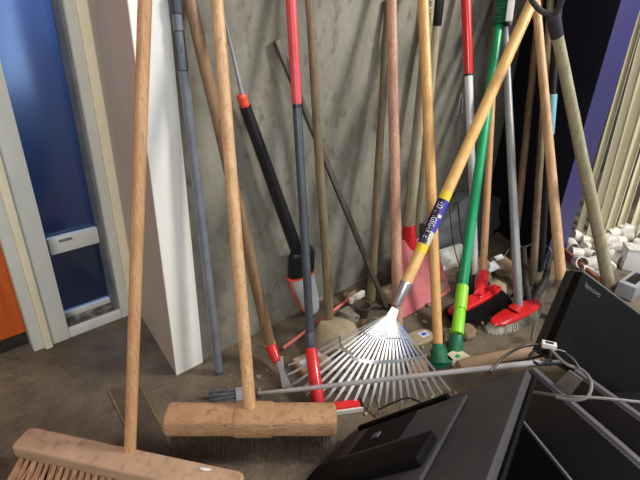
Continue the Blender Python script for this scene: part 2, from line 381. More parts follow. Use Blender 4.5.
# push broom, left foreground
a = P(24, 431, .085); c = P(243, 478, .085); ax = (c-a); Lh = ax.length; ax.normalize(); ax.z = 0; ax.normalize(); ay = Z.cross(ax)
if ay.dot(CAM-a) < 0: ay = -ay
mid = (a+c)*.5+ay*.012; mid.z = .070
t = root('push_broom', Vector((mid.x, mid.y, 0)), 'long wooden push broom with brown bristles, in the left foreground', 'broom')
mb = MB(); hw, hh = .026, .0155
mb.ovals(mid, ay, Z, ax, [(-Lh/2, hw*.7, hh*.7), (-Lh/2+.004, hw*.9, hh*.9), (-Lh/2+.012, hw, hh), (Lh/2-.012, hw, hh), (Lh/2-.004, hw*.9, hh*.9), (Lh/2, hw*.7, hh*.7)], 32, 7)
blk = build('head_block', mb, 'w_block', t, ang=25)
mb = MB(); rr = random.Random(5); n = 30
for i in range(n):
    u = (i+.5)/n*2-1
    for v in (-1, -.33, .33, 1):
        p = mid+ax*(u*(Lh/2-.01))+ay*(v*hw*.78)-Z*hh*.9
        for k in range(20):
            th = rr.uniform(0, 6.28); s = rr.uniform(0, 1); o1 = ax*(math.cos(th)*.0028*s)+ay*(math.sin(th)*.0028*s)
            q = p+o1*3.6+ay*(v*.024+(.016 if v > 0 else 0)+rr.uniform(-.004, .008))+ax*(u*.012)-Z*(.052*rr.uniform(.85, 1.02)); q.z = max(q.z, .001)
            mb.hair(p+o1, q, .0013, .0010)
build('bristles', mb, 'bristle_brown', t)
s0 = P(205, 469, .087); build('paint_speck', MB().rock(s0, .009, .004, .0015, 3, .6, -.9, 2), 'white', t)
hb, ht, hd, r1, r2 = handle('broom_handle', t, (130, 452), (145, 0), 11.5, 14, 'w_orange', .078, -.13, .25)
# push broom with rounded block
a = P(166, 419, .088); c = P(336, 419, .088); ax = (c-a); Lh = ax.length; ax.normalize(); ay = Z.cross(ax)
if ay.dot(CAM-a) < 0: ay = -ay
mid = (a+c)*.5; mid.z = .088
t = root('push_broom', Vector((mid.x, mid.y, 0)), 'push broom with rounded reddish wooden block and dark bristles, centre of the floor', 'broom')
mb = MB(); hw, hh = .030, .026
def prof(L0, L1, k): return [(L0, hw*.8*k, hh*.8*k), (L0+.004, hw*.96*k, hh*.96*k), (L0+.01, hw*k, hh*k), (L1-.01, hw*k, hh*k), (L1-.004, hw*.96*k, hh*.96*k), (L1, hw*.8*k, hh*.8*k)]
mb.ovals(mid, ay, Z, ax, prof(-Lh/2, Lh/2, 1), 32, 4); blk = build('head_block', mb, 'w_block2', t, ang=40)
mb = MB(); mb.ovals(mid, ay, Z, ax, prof(-Lh*.11, Lh*.135, 1.10), 32, 4); build('block_collar', mb, 'w_block2', blk, ang=40)
mb = bristle_field(mid-Z*hh*.8, ax, ay, -Z, .062, Lh/2-.012, hw*.7, 70, 9, .022, .0008, .003, 9)
build('bristles', mb, 'bristle_dark', t)
handle('broom_handle', t, (250, 408), (217, 0), 12.5, 12.5, 'w_tan', .11, -.06, .3)

# grey-blue tube beside the white wall end
t = root('extension_pole', P(219, 372), 'grey-blue metal pole leaning beside the white wall end', 'pole')
hb, ht, hd, r1, r2 = handle('pole_tube', t, (219, 372), (175, 0), 8.5, 11, 'grey_blue', .004, -.018, .12, round_top=False)
seg_on(t, 'end_cap', 'dark_blue_grey', hb-hd*.002, hb+hd*.006, r1*1.05)
p0 = W(176, 14, -.018); u = (p0-hb).dot(hd); seg_on(t, 'clamp_collar', 'dark_blue_grey', hb+hd*u, hb+hd*(u+.03), r2*1.25)
# marked frame
u0 = (W(187, 70, -.022)-hb).dot(hd); u1 = (W(180, 31, -.022)-hb).dot(hd); n_ = facing(hb+hd*u0, hd); sd = hd.cross(n_)
mb = MB(); r_ = (r1+r2)/2
def on(u, th): return hb+hd*u+(n_*math.cos(th)+sd*math.sin(th))*(r_*1.08)
for th in (-.9, .9): mb.tube([on(u0+(u1-u0)*k/6, th) for k in range(7)], .0007, 5)
for uu in (u0, u1): mb.tube([on(uu, -.9+1.8*k/8) for k in range(9)], .0007, 5)
mb.tube([on(u0+(u1-u0)*(.45+.2*k/4), .1) for k in range(5)], .0006, 5)
build('drawn_frame', mb, 'ink', t)

# brown handle with small red-socketed blade
t = root('weeding_hoe', P(287, 385), 'rough brown wooden handle with yellow ring and red socket holding a narrow grey blade', 'hoe')
hb, ht, hd, r1, r2 = handle('hoe_handle', t, (270, 344), (190, 0), 11, 13, 'w_brown', .055, -.030, .0, .003)
seg_on(t, 'yellow_ring', 'yellow', hb-hd*.004, hb+hd*.004, r1*1.05)
e = P(277, 362, .03); seg_on(t, 'blade_socket', 'red', e, hb-hd*.004, r1*.8, r1*1.1)
p = [P(275, 358, .034), P(283, 356, .036), P(284, 370, .016), P(290, 383, .004), P(293, 388, .001), P(282, 388, .001), P(280, 374, .010)]
build('blade', MB().prism(p, (p[0]-p[1]).cross(p[2]-p[1]).normalized()*.002), 'alu', t)

# picker with black tube and milky container
t = root('telescopic_sprayer', P(307, 318), 'black tube tool with orange collar and milky white container, leaning on concrete', 'garden tool')
e = P(306, 306, .02)
pb_ = W(298, 254, -.05); pc = W(245, 106, -.028); pt = W(225, 20, -.014)
d1 = (pc-pb_).normalized()
build('tube', MB().tube([pb_-d1*.02, pc], [rad(pb_, 13), rad(pc, 12)], 16), 'black', t)
seg_on(t, 'orange_collar', 'redorange', pc-d1*.012, pc+d1*.028, rad(pc, 9.5), None, 20, prof=[(0, rad(pc, 8.4)), (.1, rad(pc, 9.6)), (.4, rad(pc, 9.6)), (.45, rad(pc, 10.4)), (.6, rad(pc, 9.4)), (.65, rad(pc, 10.4)), (.9, rad(pc, 10)), (1, rad(pc, 8))])
build('tapered_tip', MB().tube([pc, pt], [rad(pc, 5.5), rad(pt, 1.5)], 10), 'alu', t)
q0 = W(302, 250, -.05); q1 = W(301, 271, -.045); dd = (q1-q0).normalized(); sx = Vector((1, 0, 0)); sx = (sx-dd*sx.dot(dd)).normalized(); sy = dd.cross(sx); w1 = rad(q0, 31); dp = .022
hb_ = build('housing', MB().ovals(q0, sx, sy, dd, [(-.012, w1*.5, dp*.6), (0, w1*.85, dp*.9), (.012, w1, dp), (.035, w1, dp), ((q1-q0).length+.008, w1*1.05, dp)], 24, 2.6), 'black', t)
rr0 = q0+dd*((q1-q0).length+.006)
build('red_rim', MB().ovals(rr0, sx, sy, dd, [(0, w1*1.08, dp*1.05), (.006, w1*1.1, dp*1.08)], 24, 2.6), 'redorange', t)
q2 = W(313, 313, -.03); d2 = (q2-rr0); L2 = d2.length; d2.normalize()
build('container', MB().ovals(rr0, sx, sy, d2, [(.004, w1*1.0, dp), (.02, w1*.98, dp), (L2*.7, w1*.8, dp*.85), (L2*.92, w1*.62, dp*.6), (L2, w1*.4, dp*.4)], 24, 2.4), 'translucent', t)
s1 = [rr0-sx*w1*1.07+d2*.003, rr0-sx*w1*1.06+d2*L2*.3, rr0-sx*w1*.95+d2*L2*.6, rr0-sx*w1*.72+d2*L2*.86]
build('side_strap', MB().tube(smooth(s1, 5), .0028, 8), 'redorange', t)

# long handle, red grip above grey, red socket below
t = root('push_hoe', P(325, 408), 'grey-blue pole with red upper grip and red perforated socket, red head on floor', 'hoe')
hb, ht, hd, r1, r2 = handle('pole_tube', t, (311, 350), (291, 0), 8, 10, 'dark_blue_grey', .09, -.045, .0, round_top=False)
pm = W(300, 107, -.06); u = (pm-hb).dot(hd); L = (ht-hb).dot(hd)
seg_on(t, 'red_grip', 'red_grip', hb+hd*u, hb+hd*(L+.25), r2*1.05, r2*1.15)
seg_on(t, 'grip_ring', 'black', hb+hd*(u-.008), hb+hd*u, r2*1.0)
seg_on(t, 'grey_sleeve', 'dark_blue_grey', hb-hd*.0, hb+hd*.05, r1*1.35, r1*1.2)
e = P(319, 408, .012); d3 = (e-hb)
sk = seg_on(t, 'red_socket', 'red', e, hb+hd*.004, r1*1.55, r1*1.5)
mb = MB(); dd3 = d3.normalized(); n_ = facing(hb, dd3)
for k in range(6):
    c0 = hb+d3*(.14+.13*k)+n_*r1*1.45+dd3.cross(n_)*(.003*(-1)**k); mb.ovals(c0, dd3, dd3.cross(n_), n_, [(0, .0018, .0018), (.0012, .0018, .0018)], 10)
build('screw_holes', mb, 'black', sk)
g0 = P(323, 409, .012); g1 = P(360, 404, .012); g2 = (g1-g0).normalized(); gs = Z.cross(g2)
build('red_head', MB().box((g0+g1)*.5, g2*((g1-g0).length/2), gs*.011, Z*.008, .003), 'red', t)
build('white_edge', MB().box((g0+g1)*.5-gs*(.013 if gs.dot(CAM-g0) < 0 else -.013)+g2*.004-Z*.004, g2*((g1-g0).length/2), gs*.0025, Z*.006), 'white', t)
build('head_clip', MB().box(g1+g2*.002, g2*.004, gs*.012, Z*.009, .002), 'black', t)

# sticks against the concrete
t = root('wooden_stick', P(332, 337), 'olive-brown weathered stick with wire twisted round its foot, on concrete wall', 'stick')
hb, ht, hd, r1, r2 = handle('stick_shaft', t, (331, 335), (309, 0), 9.5, 8.5, 'w_olive', 0.004, -.055, .3, .002)
mb = MB(); a_, b_ = frame(hd)
mb.tube([hb+hd*(.012+.0022*k/5)+(a_*math.cos(k*.9)+b_*math.sin(k*.9))*(r1+.0015) for k in range(24)], .0012, 6)
mb.tube(smooth([hb+hd*.015+a_*r1, hb+hd*.02+Vector((-.02, -.01, .0)), hb+Vector((-.035, -.02, -.004))], 5), .0012, 6)
build('wire_wrap', mb, 'rusty', t)
t = root('wooden_bar', P(385, 312), 'dark square-ended bar leaning steeply across the concrete, its top end free', 'bar')
b0 = P(386, 309, .0); tt = W(276, 43, -.012); d = (tt-b0).normalized(); a_, b_ = frame(d, Vector((0, 1, 0)))
r_ = rad(tt, 8); mb = MB(); mb.box((b0+tt)*.5+Z*.006, d*((tt-b0).length/2), a_*r_*.85, b_*r_*.6, .002); build('bar_shaft', mb, 'w_dark', t)
RODS[t.name] = (b0, tt, r_)
t = root('wooden_stick', P(371, 300), 'thin dark brown stick standing just left of the pinkish pole', 'stick')
handle('stick_shaft', t, (371, 300), (388, 0), 9, 7, 'w_olive', .004, -.012, .0, .002)
t = root('broom', P(403, 345), 'pinkish worn pole ending in a blue socket behind the leaf rake', 'broom')
hb, ht, hd, r1, r2 = handle('broom_handle', t, (398, 326), (391.5, 0), 11, 10.5, 'w_pink', .075, -.06, .3, .0015)
e = P(406, 352, .0); bsk = seg_on(t, 'blue_socket', 'bluepl', e+Z*.004, hb, r1*.9, r1*1.1)
build('blue_scraper', MB().prism([P(396, 338, .02), P(404, 336, .02), P(416, 354, .001), P(400, 357, .001)], Vector((0, .003, .003))), 'bluepl', t)

# spade with dusty red blade
t = root('spade', P(425, 305), 'spade with dusty red steel blade and lettered pale wooden handle, against concrete', 'spade')
hb, ht, hd, r1, r2 = handle('spade_handle', t, (409, 225), (430, 0), 12, 9.5, 'w_pale', .15, -.02, .2, by=-.085)
bl = P(400, 319, .003); br = P(450, 292, .003)
tl = W(397, 241, -.09); tr = W(431, 236, -.09)
sk = W(409, 250, -.092)
seg_on(t, 'spade_socket', 'red', sk, hb+hd*.005, r1*1.35, r1*1.05)
up_ = (tl+tr)*.5-(bl+br)*.5; n_ = (br-bl).cross(up_).normalized()
if n_.dot(CAM-bl) < 0: n_ = -n_
grid = []; mb = MB()
for j in range(9):
    row = []; v = j/8
    for i in range(11):
        u = i/10; p = lerp(lerp(bl, br, u), lerp(tl, tr, u), v)+n_*(.010*(2*u-1)**2*1.0-.004)
        if j == 0: p = p-up_.normalized()*(.004*(1-(2*u-1)**2))
        row.append(p)
    grid.append(row)
vs = [[mb.bm.verts.new(p) for p in r] for r in grid]; vb = [[mb.bm.verts.new(p-n_*.002) for p in r] for r in grid]
for j in range(8):
    for i in range(10):
        mb.bm.faces.new((vs[j][i], vs[j][i+1], vs[j+1][i+1], vs[j+1][i])); mb.bm.faces.new((vb[j][i], vb[j+1][i], vb[j+1][i+1], vb[j][i+1]))
for j in range(8):
    for i in (0, 10): mb.bm.faces.new((vs[j][i], vs[j+1][i], vb[j+1][i], vb[j][i]))
for i in range(10):
    for j in (0, 8): mb.bm.faces.new((vs[j][i], vs[j][i+1], vb[j][i+1], vb[j][i]))
build('spade_blade', mb, 'pinkred', t)
mid_ = lerp((tl+tr)*.5, (bl+br)*.5, .55)
build('blade_rib', MB().tube([sk+n_*.002, lerp(sk, mid_, .6)+n_*.0, mid_-n_*.004], [r1*1.1, r1*.7, .002], 12), 'pinkred', t)
n_ = facing(ht, hd); upv = hd.cross(n_)
if (M.transposed() @ upv)[0] < 0: upv = -upv; 
p0 = W(427.5, 37, -.035); u = (p0-hb).dot(hd)
nn_ = facing(hb+hd*u, hd)
text_on('Oosterwijk', hb+hd*u, hd, nn_.cross(hd), r2*1.5, r2, 'ink', t, spread=.125)

t = root('rake', P(410, 285), 'pale grey stick with black rubber grip, standing just right of the lettered handle', 'garden tool')
hb, ht, hd, r1, r2 = handle('stick_shaft', t, (416, 254), (438.5, 0), 7, 8.5, 'w_grey', .004, -.012, .0, by=-.010)
u = (W(435, 26, -.02)-hb).dot(hd); L = (ht-hb).dot(hd); seg_on(t, 'black_grip', 'black', hb+hd*u, hb+hd*(L+.06), r2*1.25, r2*1.45)

# tan broom with green socket
t = root('broom', P(441, 362), 'slim tan broom handle standing in a green square-footed socket', 'broom')
hb, ht, hd, r1, r2 = handle('broom_handle', t, (438, 346), (423, 0), 9.5, 11, 'w_honey', .045, -.07, .1)
f0 = P(441, 364, .0)
seg_on(t, 'green_socket', 'dgreen', P(440, 363, .012), hb+hd*.006, r1*1.7, r1*1.15, prof=[(0, r1*1.9), (.2, r1*1.75), (.7, r1*1.7), (.85, r1*1.2), (1, r1*1.15)])
d = (P(452, 360)-P(430, 367)).normalized(); s_ = Z.cross(d)
build('green_foot', MB().box(f0+Z*.008, d*.033, s_*.017, Z*.007, .003), 'dgreen', t)

# red-and-white pole
t = root('broom', P(474, 292), 'white metal pole with red upper grip and black socket, beside the green pole', 'broom')
hb, ht, hd, r1, r2 = handle('pole_tube', t, (475.5, 278), (466, 0), 6, 9, 'white_metal', .05, -.04, .0)
u = (W(469, 79, -.05)-hb).dot(hd); L = (ht-hb).dot(hd)
seg_on(t, 'red_grip', 'red', hb+hd*u, hb+hd*(L+.2), r2*1.05, r2*1.15); seg_on(t, 'grip_ring', 'black', hb+hd*(u-.007), hb+hd*u, r2*1.06)
seg_on(t, 'black_socket', 'black', P(474, 294, .03), hb+hd*.004, r1*1.7, r1*1.5)
ax = (P(478, 300)-P(446, 318)).normalized(); ay = Z.cross(ax); c = P(462, 309, .03)+Vector((0, .02, 0))
build('head_block', MB().box(c, ax*.05, ay*.014, Z*.007, .003), 'black', t)
build('bristles', bristle_field(c-Z*.005, ax, ay, -Z, .03, .048, .012, 34, 7, .008, .0009, .002, 4), 'bristle_black', t)
# faded white splash marks near it
mb = MB()
for (x0, y0, x1, y1, wd) in ((460.5, 95, 458.5, 108, 1.5), (463, 98, 462, 113, 1.3), (458.5, 106, 457, 115, 1.3), (461, 93, 462, 97, 1.6)):
    A_, B_ = W(x0, y0, -.0004), W(x1, y1, -.0004); s_ = Vector((rad(A_, wd), 0, 0)); mb.prism([A_-s_, A_+s_, B_+s_, B_-s_], Vector((0, -.0006, 0)))
sp = structure('trim_1', mb, 'white'); sp['label'] = 'small white paint marks on the concrete'

# green pole
t = root('broom', P(458, 352), 'thick green pole with lime green sleeve, leaning behind the leaf rake handle', 'broom')
hb, ht, hd, r1, r2 = handle('pole_tube', t, (462.5, 288), (502, 0), 10, 8.5, 'green', .12, -.085, .0)
e1 = P(457, 334, .045); e2 = P(455, 352, .0)
seg_on(t, 'lime_sleeve', 'lime', e1, hb+hd*.004, r1*1.2, r1*1.15, prof=[(0, r1*1.2), (.44, r1*1.15), (.46, r1*1.0), (.49, r1*1.0), (.51, r1*1.22), (1, r1*1.2)])
seg_on(t, 'dark_green_foot', 'dgreen', e2, e1, r1*1.5, r1*1.1)
L = (ht-hb).dot(hd); u0 = (W(497, 40, -.085)-hb).dot(hd)
n_ = facing(ht, hd); sd = hd.cross(n_)
if (M.transposed() @ sd)[0] < 0: sd = -sd
cc = hb+hd*((u0+L+.10)/2)+sd*(r2*.75+.010)+n_*r2*1.0; hl = (L+.10-u0)/2
br_ = build('brush_back', MB().box(cc+sd*r2*.6, hd*hl, sd*.011, n_*.014, .004), 'white', t, label='white brush back')
mb = MB(); rr = random.Random(3)
for i in range(900):
    p = cc+hd*(rr.uniform(-1, 1)*hl)+n_*(rr.uniform(-1, 1)*.010); mb.hair(p+sd*.002, p-sd*rr.uniform(.026, .040)+n_*rr.uniform(-.004, .004)-hd*rr.uniform(0, .008), .0013, .0008)
build('green_bristles', mb, 'bristle_green', t)
kb = W(509, 37, -.10); build('end_plug', MB().ovals(cc-hd*hl+sd*r2*.3-hd*.004, sd, n_, hd, [(-.004, .006, .006), (0, .009, .009), (.006, .009, .009), (.01, .006, .006)], 16), 'navydot', t)

# tan handle with red socket and long red brush head
t = root('floor_brush', P(484, 300), 'tan handled floor brush with long red head and black bristles', 'brush')
hb, ht, hd, r1, r2 = handle('brush_handle', t, (483, 274), (497, 0), 7, 7, 'w_orange', .075, -.018, .0)
a = P(450, 313, .05); c = P(499, 287, .05); ax = (c-a).normalized(); ay = Z.cross(ax); Lh = (c-a).length
if ay.dot(CAM-a) < 0: ay = -ay
mid = (a+c)*.5
seg_on(t, 'red_socket', 'red', mid+ax*.012, hb+hd*.005, r1*1.5, r1*1.2, prof=[(0, r1*1.6), (.3, r1*1.3), (.5, r1*1.75), (.8, r1*1.7), (1, r1*1.3)])
build('brush_head', MB().ovals(mid, ax, ay, Z, [(-.008, Lh*.49, .022), (-.004, Lh*.5, .024), (.004, Lh*.5, .024), (.01, Lh*.46, .018)], 36, 3), 'red', t)
build('bumper_loop', MB().tube(smooth([mid+ax*.0+Z*.012-ay*.01, mid+ax*.03+Z*.022-ay*.012, mid+ax*Lh*.42+Z*.014, mid+ax*.03+Z*.013+ay*.014, mid+Z*.012+ay*.01], 6), .0035, 8), 'red', t)
build('bristles', bristle_field(mid-Z*.006+ay*.004+ax*.004, ax, ay, (-Z+ay*.5+ax*.45).normalized(), .056, Lh*.48, .02, 80, 12, .018, .0016, .003, 12), 'bristle_black', t)

# grey pole with red oval scrubber
t = root('scrubbing_brush', P(515, 325), 'grey pole with red oval scrubbing head and dirty white bristles', 'brush')
hb, ht, hd, r1, r2 = handle('pole_tube', t, (518.5, 306), (503.5, 0), 8.5, 7, 'grey_pole', .05, -.072, .05)
a = P(493, 324, .03); c = P(538, 302, .03); ax = (c-a).normalized(); ay = Z.cross(ax); Lh = (c-a).length
if ay.dot(CAM-a) < 0: ay = -ay
mid = (a+c)*.5; mid.z = .03
hd_ = build('oval_head', MB().ovals(mid, ax, ay, Z, [(-.005, Lh*.5, .027), (.0, Lh*.52, .030), (.006, Lh*.5, .028), (.010, Lh*.44, .023)], 40, 2.6), 'red', t)
build('head_socket', MB().tube([mid+Z*.006-ay*.006, hb+hd*.004], [r1*1.9, r1*1.15], 18), 'red', hd_)
mb = MB(); rr = random.Random(8)
for i in range(80):
    for j in range(18):
        th = i/80*2*math.pi; s = .35+.65*j/17
        p = mid+ax*(math.cos(th)*Lh*.49*s)+ay*(math.sin(th)*.028*s)-Z*.004; q = p+ax*(math.cos(th)*.016*s)+ay*(math.sin(th)*.016*s)-Z*.028
        q.z = .001; mb.hair(p, q+Vector((rr.uniform(-1, 1), rr.uniform(-1, 1), 0))*.002, .0015, .0012)
build('bristles', mb, 'bristle_white', t)

# leaf rake with blue label
T = P(352, 404, .0); U = W(533, 0, -.30)
d = (U-T).normalized()
def near_px(px, py):                    # point of the rake axis seen nearest to a pixel
    best = None
    for k in range(2001):
        p = lerp(T, U, k/2000); q = M.transposed() @ (p-CAM); e = (320+F*q[0]/q[2]-px)**2+(240-F*q[1]/q[2]-py)**2
        if best is None or e < best[0]: best = (e, p)
    return best[1]
t = root('leaf_rake', T.copy(), 'silver leaf rake with long pale yellow handle and blue label, slanting across the tools', 'rake')
O = near_px(388, 312); f1 = near_px(391, 303); f2 = near_px(402, 281)
rh = rad(f2, 11.5)
e = U+d*.25; n_ = facing(f2, d)
build('rake_handle', MB().tube([lerp(f2-d*.01, e, i/10) for i in range(11)]+[e+d*.008], [rh*(1+.05*i/10) for i in range(11)]+[rh*.5], 16), 'w_yellow', t)
RODS[t.name] = (f2, e, rh)
seg_on(t, 'ferrule', 'silver', f1, f2+d*.003, rh*.75, rh*1.08)
# label
la, lb, lc, ld = near_px(418, 252), near_px(421, 243), near_px(440, 199), near_px(444, 191)
s_ = d.cross(n_)
if (M.transposed() @ s_)[0] < 0: s_ = -s_
seg_on(t, 'yellow_band', 'yellow', la, lb, rh*1.035, prof=[(0, rh*1.035), (1, rh*1.035)]); seg_on(t, 'yellow_band', 'yellow', lc, ld, rh*1.045, prof=[(0, rh*1.045), (1, rh*1.045)])
def half(p0, p1, th0, th1, m, name, k=1.04):
    mb = MB(); nn = 12; A_ = []; B_ = []
    for i in range(nn+1):
        th = th0+(th1-th0)*i/nn; o_ = n_*math.cos(th)+s_*math.sin(th)
        A_.append((p0+o_*rh*k, p0+o_*(rh*k+.0004))); B_.append((p1+o_*rh*k, p1+o_*(rh*k+.0004)))
    rings = []
    va = [mb.bm.verts.new(x[0]) for x in A_]+[mb.bm.verts.new(x[1]) for x in reversed(A_)]
    vb_ = [mb.bm.verts.new(x[0]) for x in B_]+[mb.bm.verts.new(x[1]) for x in reversed(B_)]
    mb.skin([va, vb_]); return build(name, mb, m, t)
half(lb, lc, -2.2, .35, 'navylabel', 'label_band'); half(lerp(lb, lc, .28), lc, .35, 1.7, 'bluelabel', 'label_stripe'); half(lb, lerp(lb, lc, .28), .35, 1.7, 'creamp', 'label_stripe')
Ld = (lc-lb).length
# lettering reads down the handle
nt = (n_*math.cos(-.12)+s_*math.sin(-.12)).normalized(); dv = -d
upv = nt.cross(dv)
text_on('KONINGSGARTEN', lc-d*Ld*.06, dv, upv, rh*1.55, rh*1.05, 'ltext', t, spread=Ld*.9)
half(lerp(lb, lc, .60), lerp(lb, lc, .67), .25, .95, 'white', 'label_dot', 1.06)
# head plate and tines
side = (P(440, 392)-P(293, 380)).normalized(); side = (side-d*side.dot(d)).normalized(); nrm = side.cross(d)
if nrm.dot(CAM-O) < 0: nrm = -nrm
build('head_plate', MB().prism([O-side*.013-d*.010, O-side*.009+d*.016, O+side*.009+d*.016, O+side*.013-d*.010], nrm*.008), 'alu', t)
tips = [(288, 366), (287, 376), (291, 386), (298, 392), (306, 396), (315, 399), (324, 402), (333, 404), (342, 406), (352, 407), (361, 407), (370, 407), (378, 406), (386, 405), (394, 404), (402, 403), (410, 401), (418, 400), (426, 398), (434, 396), (442, 394), (450, 391)]
bar = []; bar2 = []
for i, (x, y) in enumerate(tips):
    u = i/(len(tips)-1)*2-1
    st = O+side*(u*.0125)-d*.008+nrm*.004
    en = P(x, y, .004); L = (en-st).length
    # gentle crown, hooked end
    pts = [st, lerp(st, en, .35)+nrm*.006, lerp(st, en, .75)+nrm*.008, lerp(st, en, .93)+nrm*.004, lerp(st, en, .985)+Z*.003, en]
    a0_ = (en-st).normalized(); mb = MB(); wv = side*.0026
    rings = []
    for k, p in enumerate(pts):
        wd = (.22, .85, 1.25, 1.15, .9, .5)[k]
        wq = (side-a0_*side.dot(a0_)).normalized()*(.0027*wd); tq = nrm*.0007
        rings.append([mb.bm.verts.new(p+o_) for o_ in (-wq-tq, wq-tq, wq+tq, -wq+tq)])
    mb.skin(rings); build('tine', mb, 'tine', t)
    bar.append(lerp(st, en, .50 if u > -.6 else .46)+nrm*.010); bar2.append(lerp(st, en, .24)+nrm*.008)
mb = MB()
for A_, hgt in ((bar, .0045),):
    A_ = [A_[0]+(A_[0]-A_[1])*.8]+A_+[A_[-1]+(A_[-1]-A_[-2])*.6]
    rings = []
    for k, p in enumerate(A_):
        rings.append([mb.bm.verts.new(p+o_) for o_ in (-d*hgt-nrm*.001, d*hgt-nrm*.001, d*hgt+nrm*.001, -d*hgt+nrm*.001)])
    mb.skin(rings)
build('spreader_bar', mb, 'silver', t)
mb = MB(); rings = []
for p in bar2: rings.append([mb.bm.verts.new(p+o_) for o_ in (-d*.002-nrm*.001, d*.002-nrm*.001, d*.002+nrm*.001, -d*.002+nrm*.001)])
mb.skin(rings); build('spreader_wire', mb, 'silver', t)

# thin curved tines of a hay fork behind
t = root('hay_fork', P(468, 282), 'thin black curved fork prongs standing in front of the grey plastic bag', 'fork')
jn = P(468, 282, .01)
for pts in (((446, 210), (449, 203), (450, 215), (453, 240), (458, 262), (464, 276)), ((453, 207), (457, 202), (459, 215), (461, 235), (466, 258), (469, 276))):
    ys = [-.16-.0*k for k in range(6)]
    build('prong', MB().tube(smooth([W(x, y, -.17-.012*i) for i, (x, y) in enumerate(pts)], 5), .0018, 8), 'iron', t)
build('fork_head', MB().tube([P(458, 280, .012), P(468, 278, .012), P(480, 274, .012)], .004, 8), 'iron', t)

# sticks before the shaded side of the blue wall
t = root('wooden_stick', P(513, 243), 'rough brown stick before the shaded blue wall, just right of the grey pole', 'stick')
handle('stick_shaft', t, (513, 262), (540, 0), 7, 6.5, 'w_brown', .004, -.09, .2, .003)
t = root('wooden_stick', P(533, 285), 'dark weathered stick left of the orange-tan pole, before the shaded blue wall', 'stick')
handle('stick_shaft', t, (532, 286), (550, 0), 7, 6.5, 'w_olive', .004, -.20, .2, .003)
t = root('metal_tube', P(541, 268), 'black tube with light blue tape behind the orange-tan pole', 'tube')
hb, ht, hd, r1, r2 = handle('tube_shaft', t, (540, 270), (560, 0), 7, 6, 'black', .004, -.25, .2)
u0 = (W(551, 128, -.27)-hb).dot(hd); u1 = (W(554, 91, -.26)-hb).dot(hd); seg_on(t, 'blue_tape', 'bluetape', hb+hd*u0, hb+hd*u1, rad(hb, 7))
t = root('wooden_pole', P(566, 325), 'orange-tan pole with a metal clamp and hanging wire, beside the black monitors', 'pole')
hb, ht, hd, r1, r2 = handle('pole_shaft', t, (565, 322), (536, 0), 10.5, 8, 'w_tan', .004, -.22, .12)
u = .135
cl = seg_on(t, 'clamp', 'rusty', hb+hd*(u-.010), hb+hd*(u+.008), r1*1.22)
mb = MB(); c0 = hb+hd*u
mb.tube(smooth([c0+Vector((-.012, -.004, 0)), P(546, 290, .05), P(540, 312, .02), P(532, 340, .003)], 5), .0012, 6); mb.tube([c0+Vector((.01, -.01, 0)), P(578, 290, .05)], .0022, 6)
build('wire', mb, 'rusty', cl)

# D-grip handle
t = root('garden_fork_handle', P(610, 283), 'weathered grey wooden handle with black plastic D-shaped grip, over the white fittings', 'handle')
hb, ht, hd, r1, r2 = handle('shaft', t, (609, 285), (557, 36), 11.5, 11, 'w_grey', .004, -.42, .0, .002, round_top=False)
n_ = facing(ht, hd); sd = hd.cross(n_)
gk = rad(ht, 1)
seg_on(t, 'grip_socket', 'black_case2', ht-hd*.002, ht+hd*gk*44, r2*1.12, r2*1.2)
c0 = ht+hd*gk*42; wd = gk*32
loop = [c0, c0+sd*wd*.55+hd*wd*.6, c0+sd*wd*.9+hd*wd*1.5, c0+sd*wd*.9+hd*wd*2.8]
l2 = [c0-sd*(p-c0).dot(sd)+hd*(p-c0).dot(hd) for p in loop]
mb = MB().tube(smooth(loop, 6), [r2*.5]*19, 12); mb.tube(smooth(l2, 6), [r2*.5]*19, 12); mb.tube([loop[-1]+sd*.004, l2[-1]-sd*.004], r2*.9, 14)
build('d_grip', mb, 'black_case2', t)
mb = MB(); s0 = P(604, 252, .1)
mb.tube([hb+hd*.11+n_*r1*.9, hb+hd*.06+n_*r1*1.0+sd*r1*-.3, hb+hd*.0+n_*r1*1.0+Z*.003-sd*r1*.6], [.001, .0022, .003], 6); build('split_end', mb, 'w_pale', t)

# cast iron cultivator head
t = root('cultivator', P(530, 300), 'rusty iron rake head with hooked teeth under a bent wire arch', 'rake')
mb = MB(); mb.tube(smooth([P(513, 236, .10), P(522, 247, .09), P(535, 243, .10), P(548, 247, .09), P(552, 254, .08)], 6), .0035, 8); build('wire_arch', mb, 'rusty', t)
build('side_bar', MB().tube([P(524, 247, .09), P(525, 275, .05), P(529, 303, .008)], [.009, .010, .012], 8, .8), 'iron', t)
build('side_bar', MB().tube([P(551, 254, .08), P(545, 280, .045), P(532, 304, .008)], [.008, .012, .013], 8, .8), 'iron', t)
build('cross_bar', MB().tube([P(498, 300, .015), P(545, 283, .02)], .005, 8), 'iron', t)
for i in range(7):
    p = lerp(P(500, 299, .015), P(543, 284, .02), i/6); build('tooth', MB().tube(smooth([p, p+Vector((-.012, -.004, .012)), p+Vector((-.024, -.012, .004)), p+Vector((-.03, -.016, -.008))], 4), [.005]*5+[.0045]*4+[.003]*3+[.002], 8), 'iron', t)

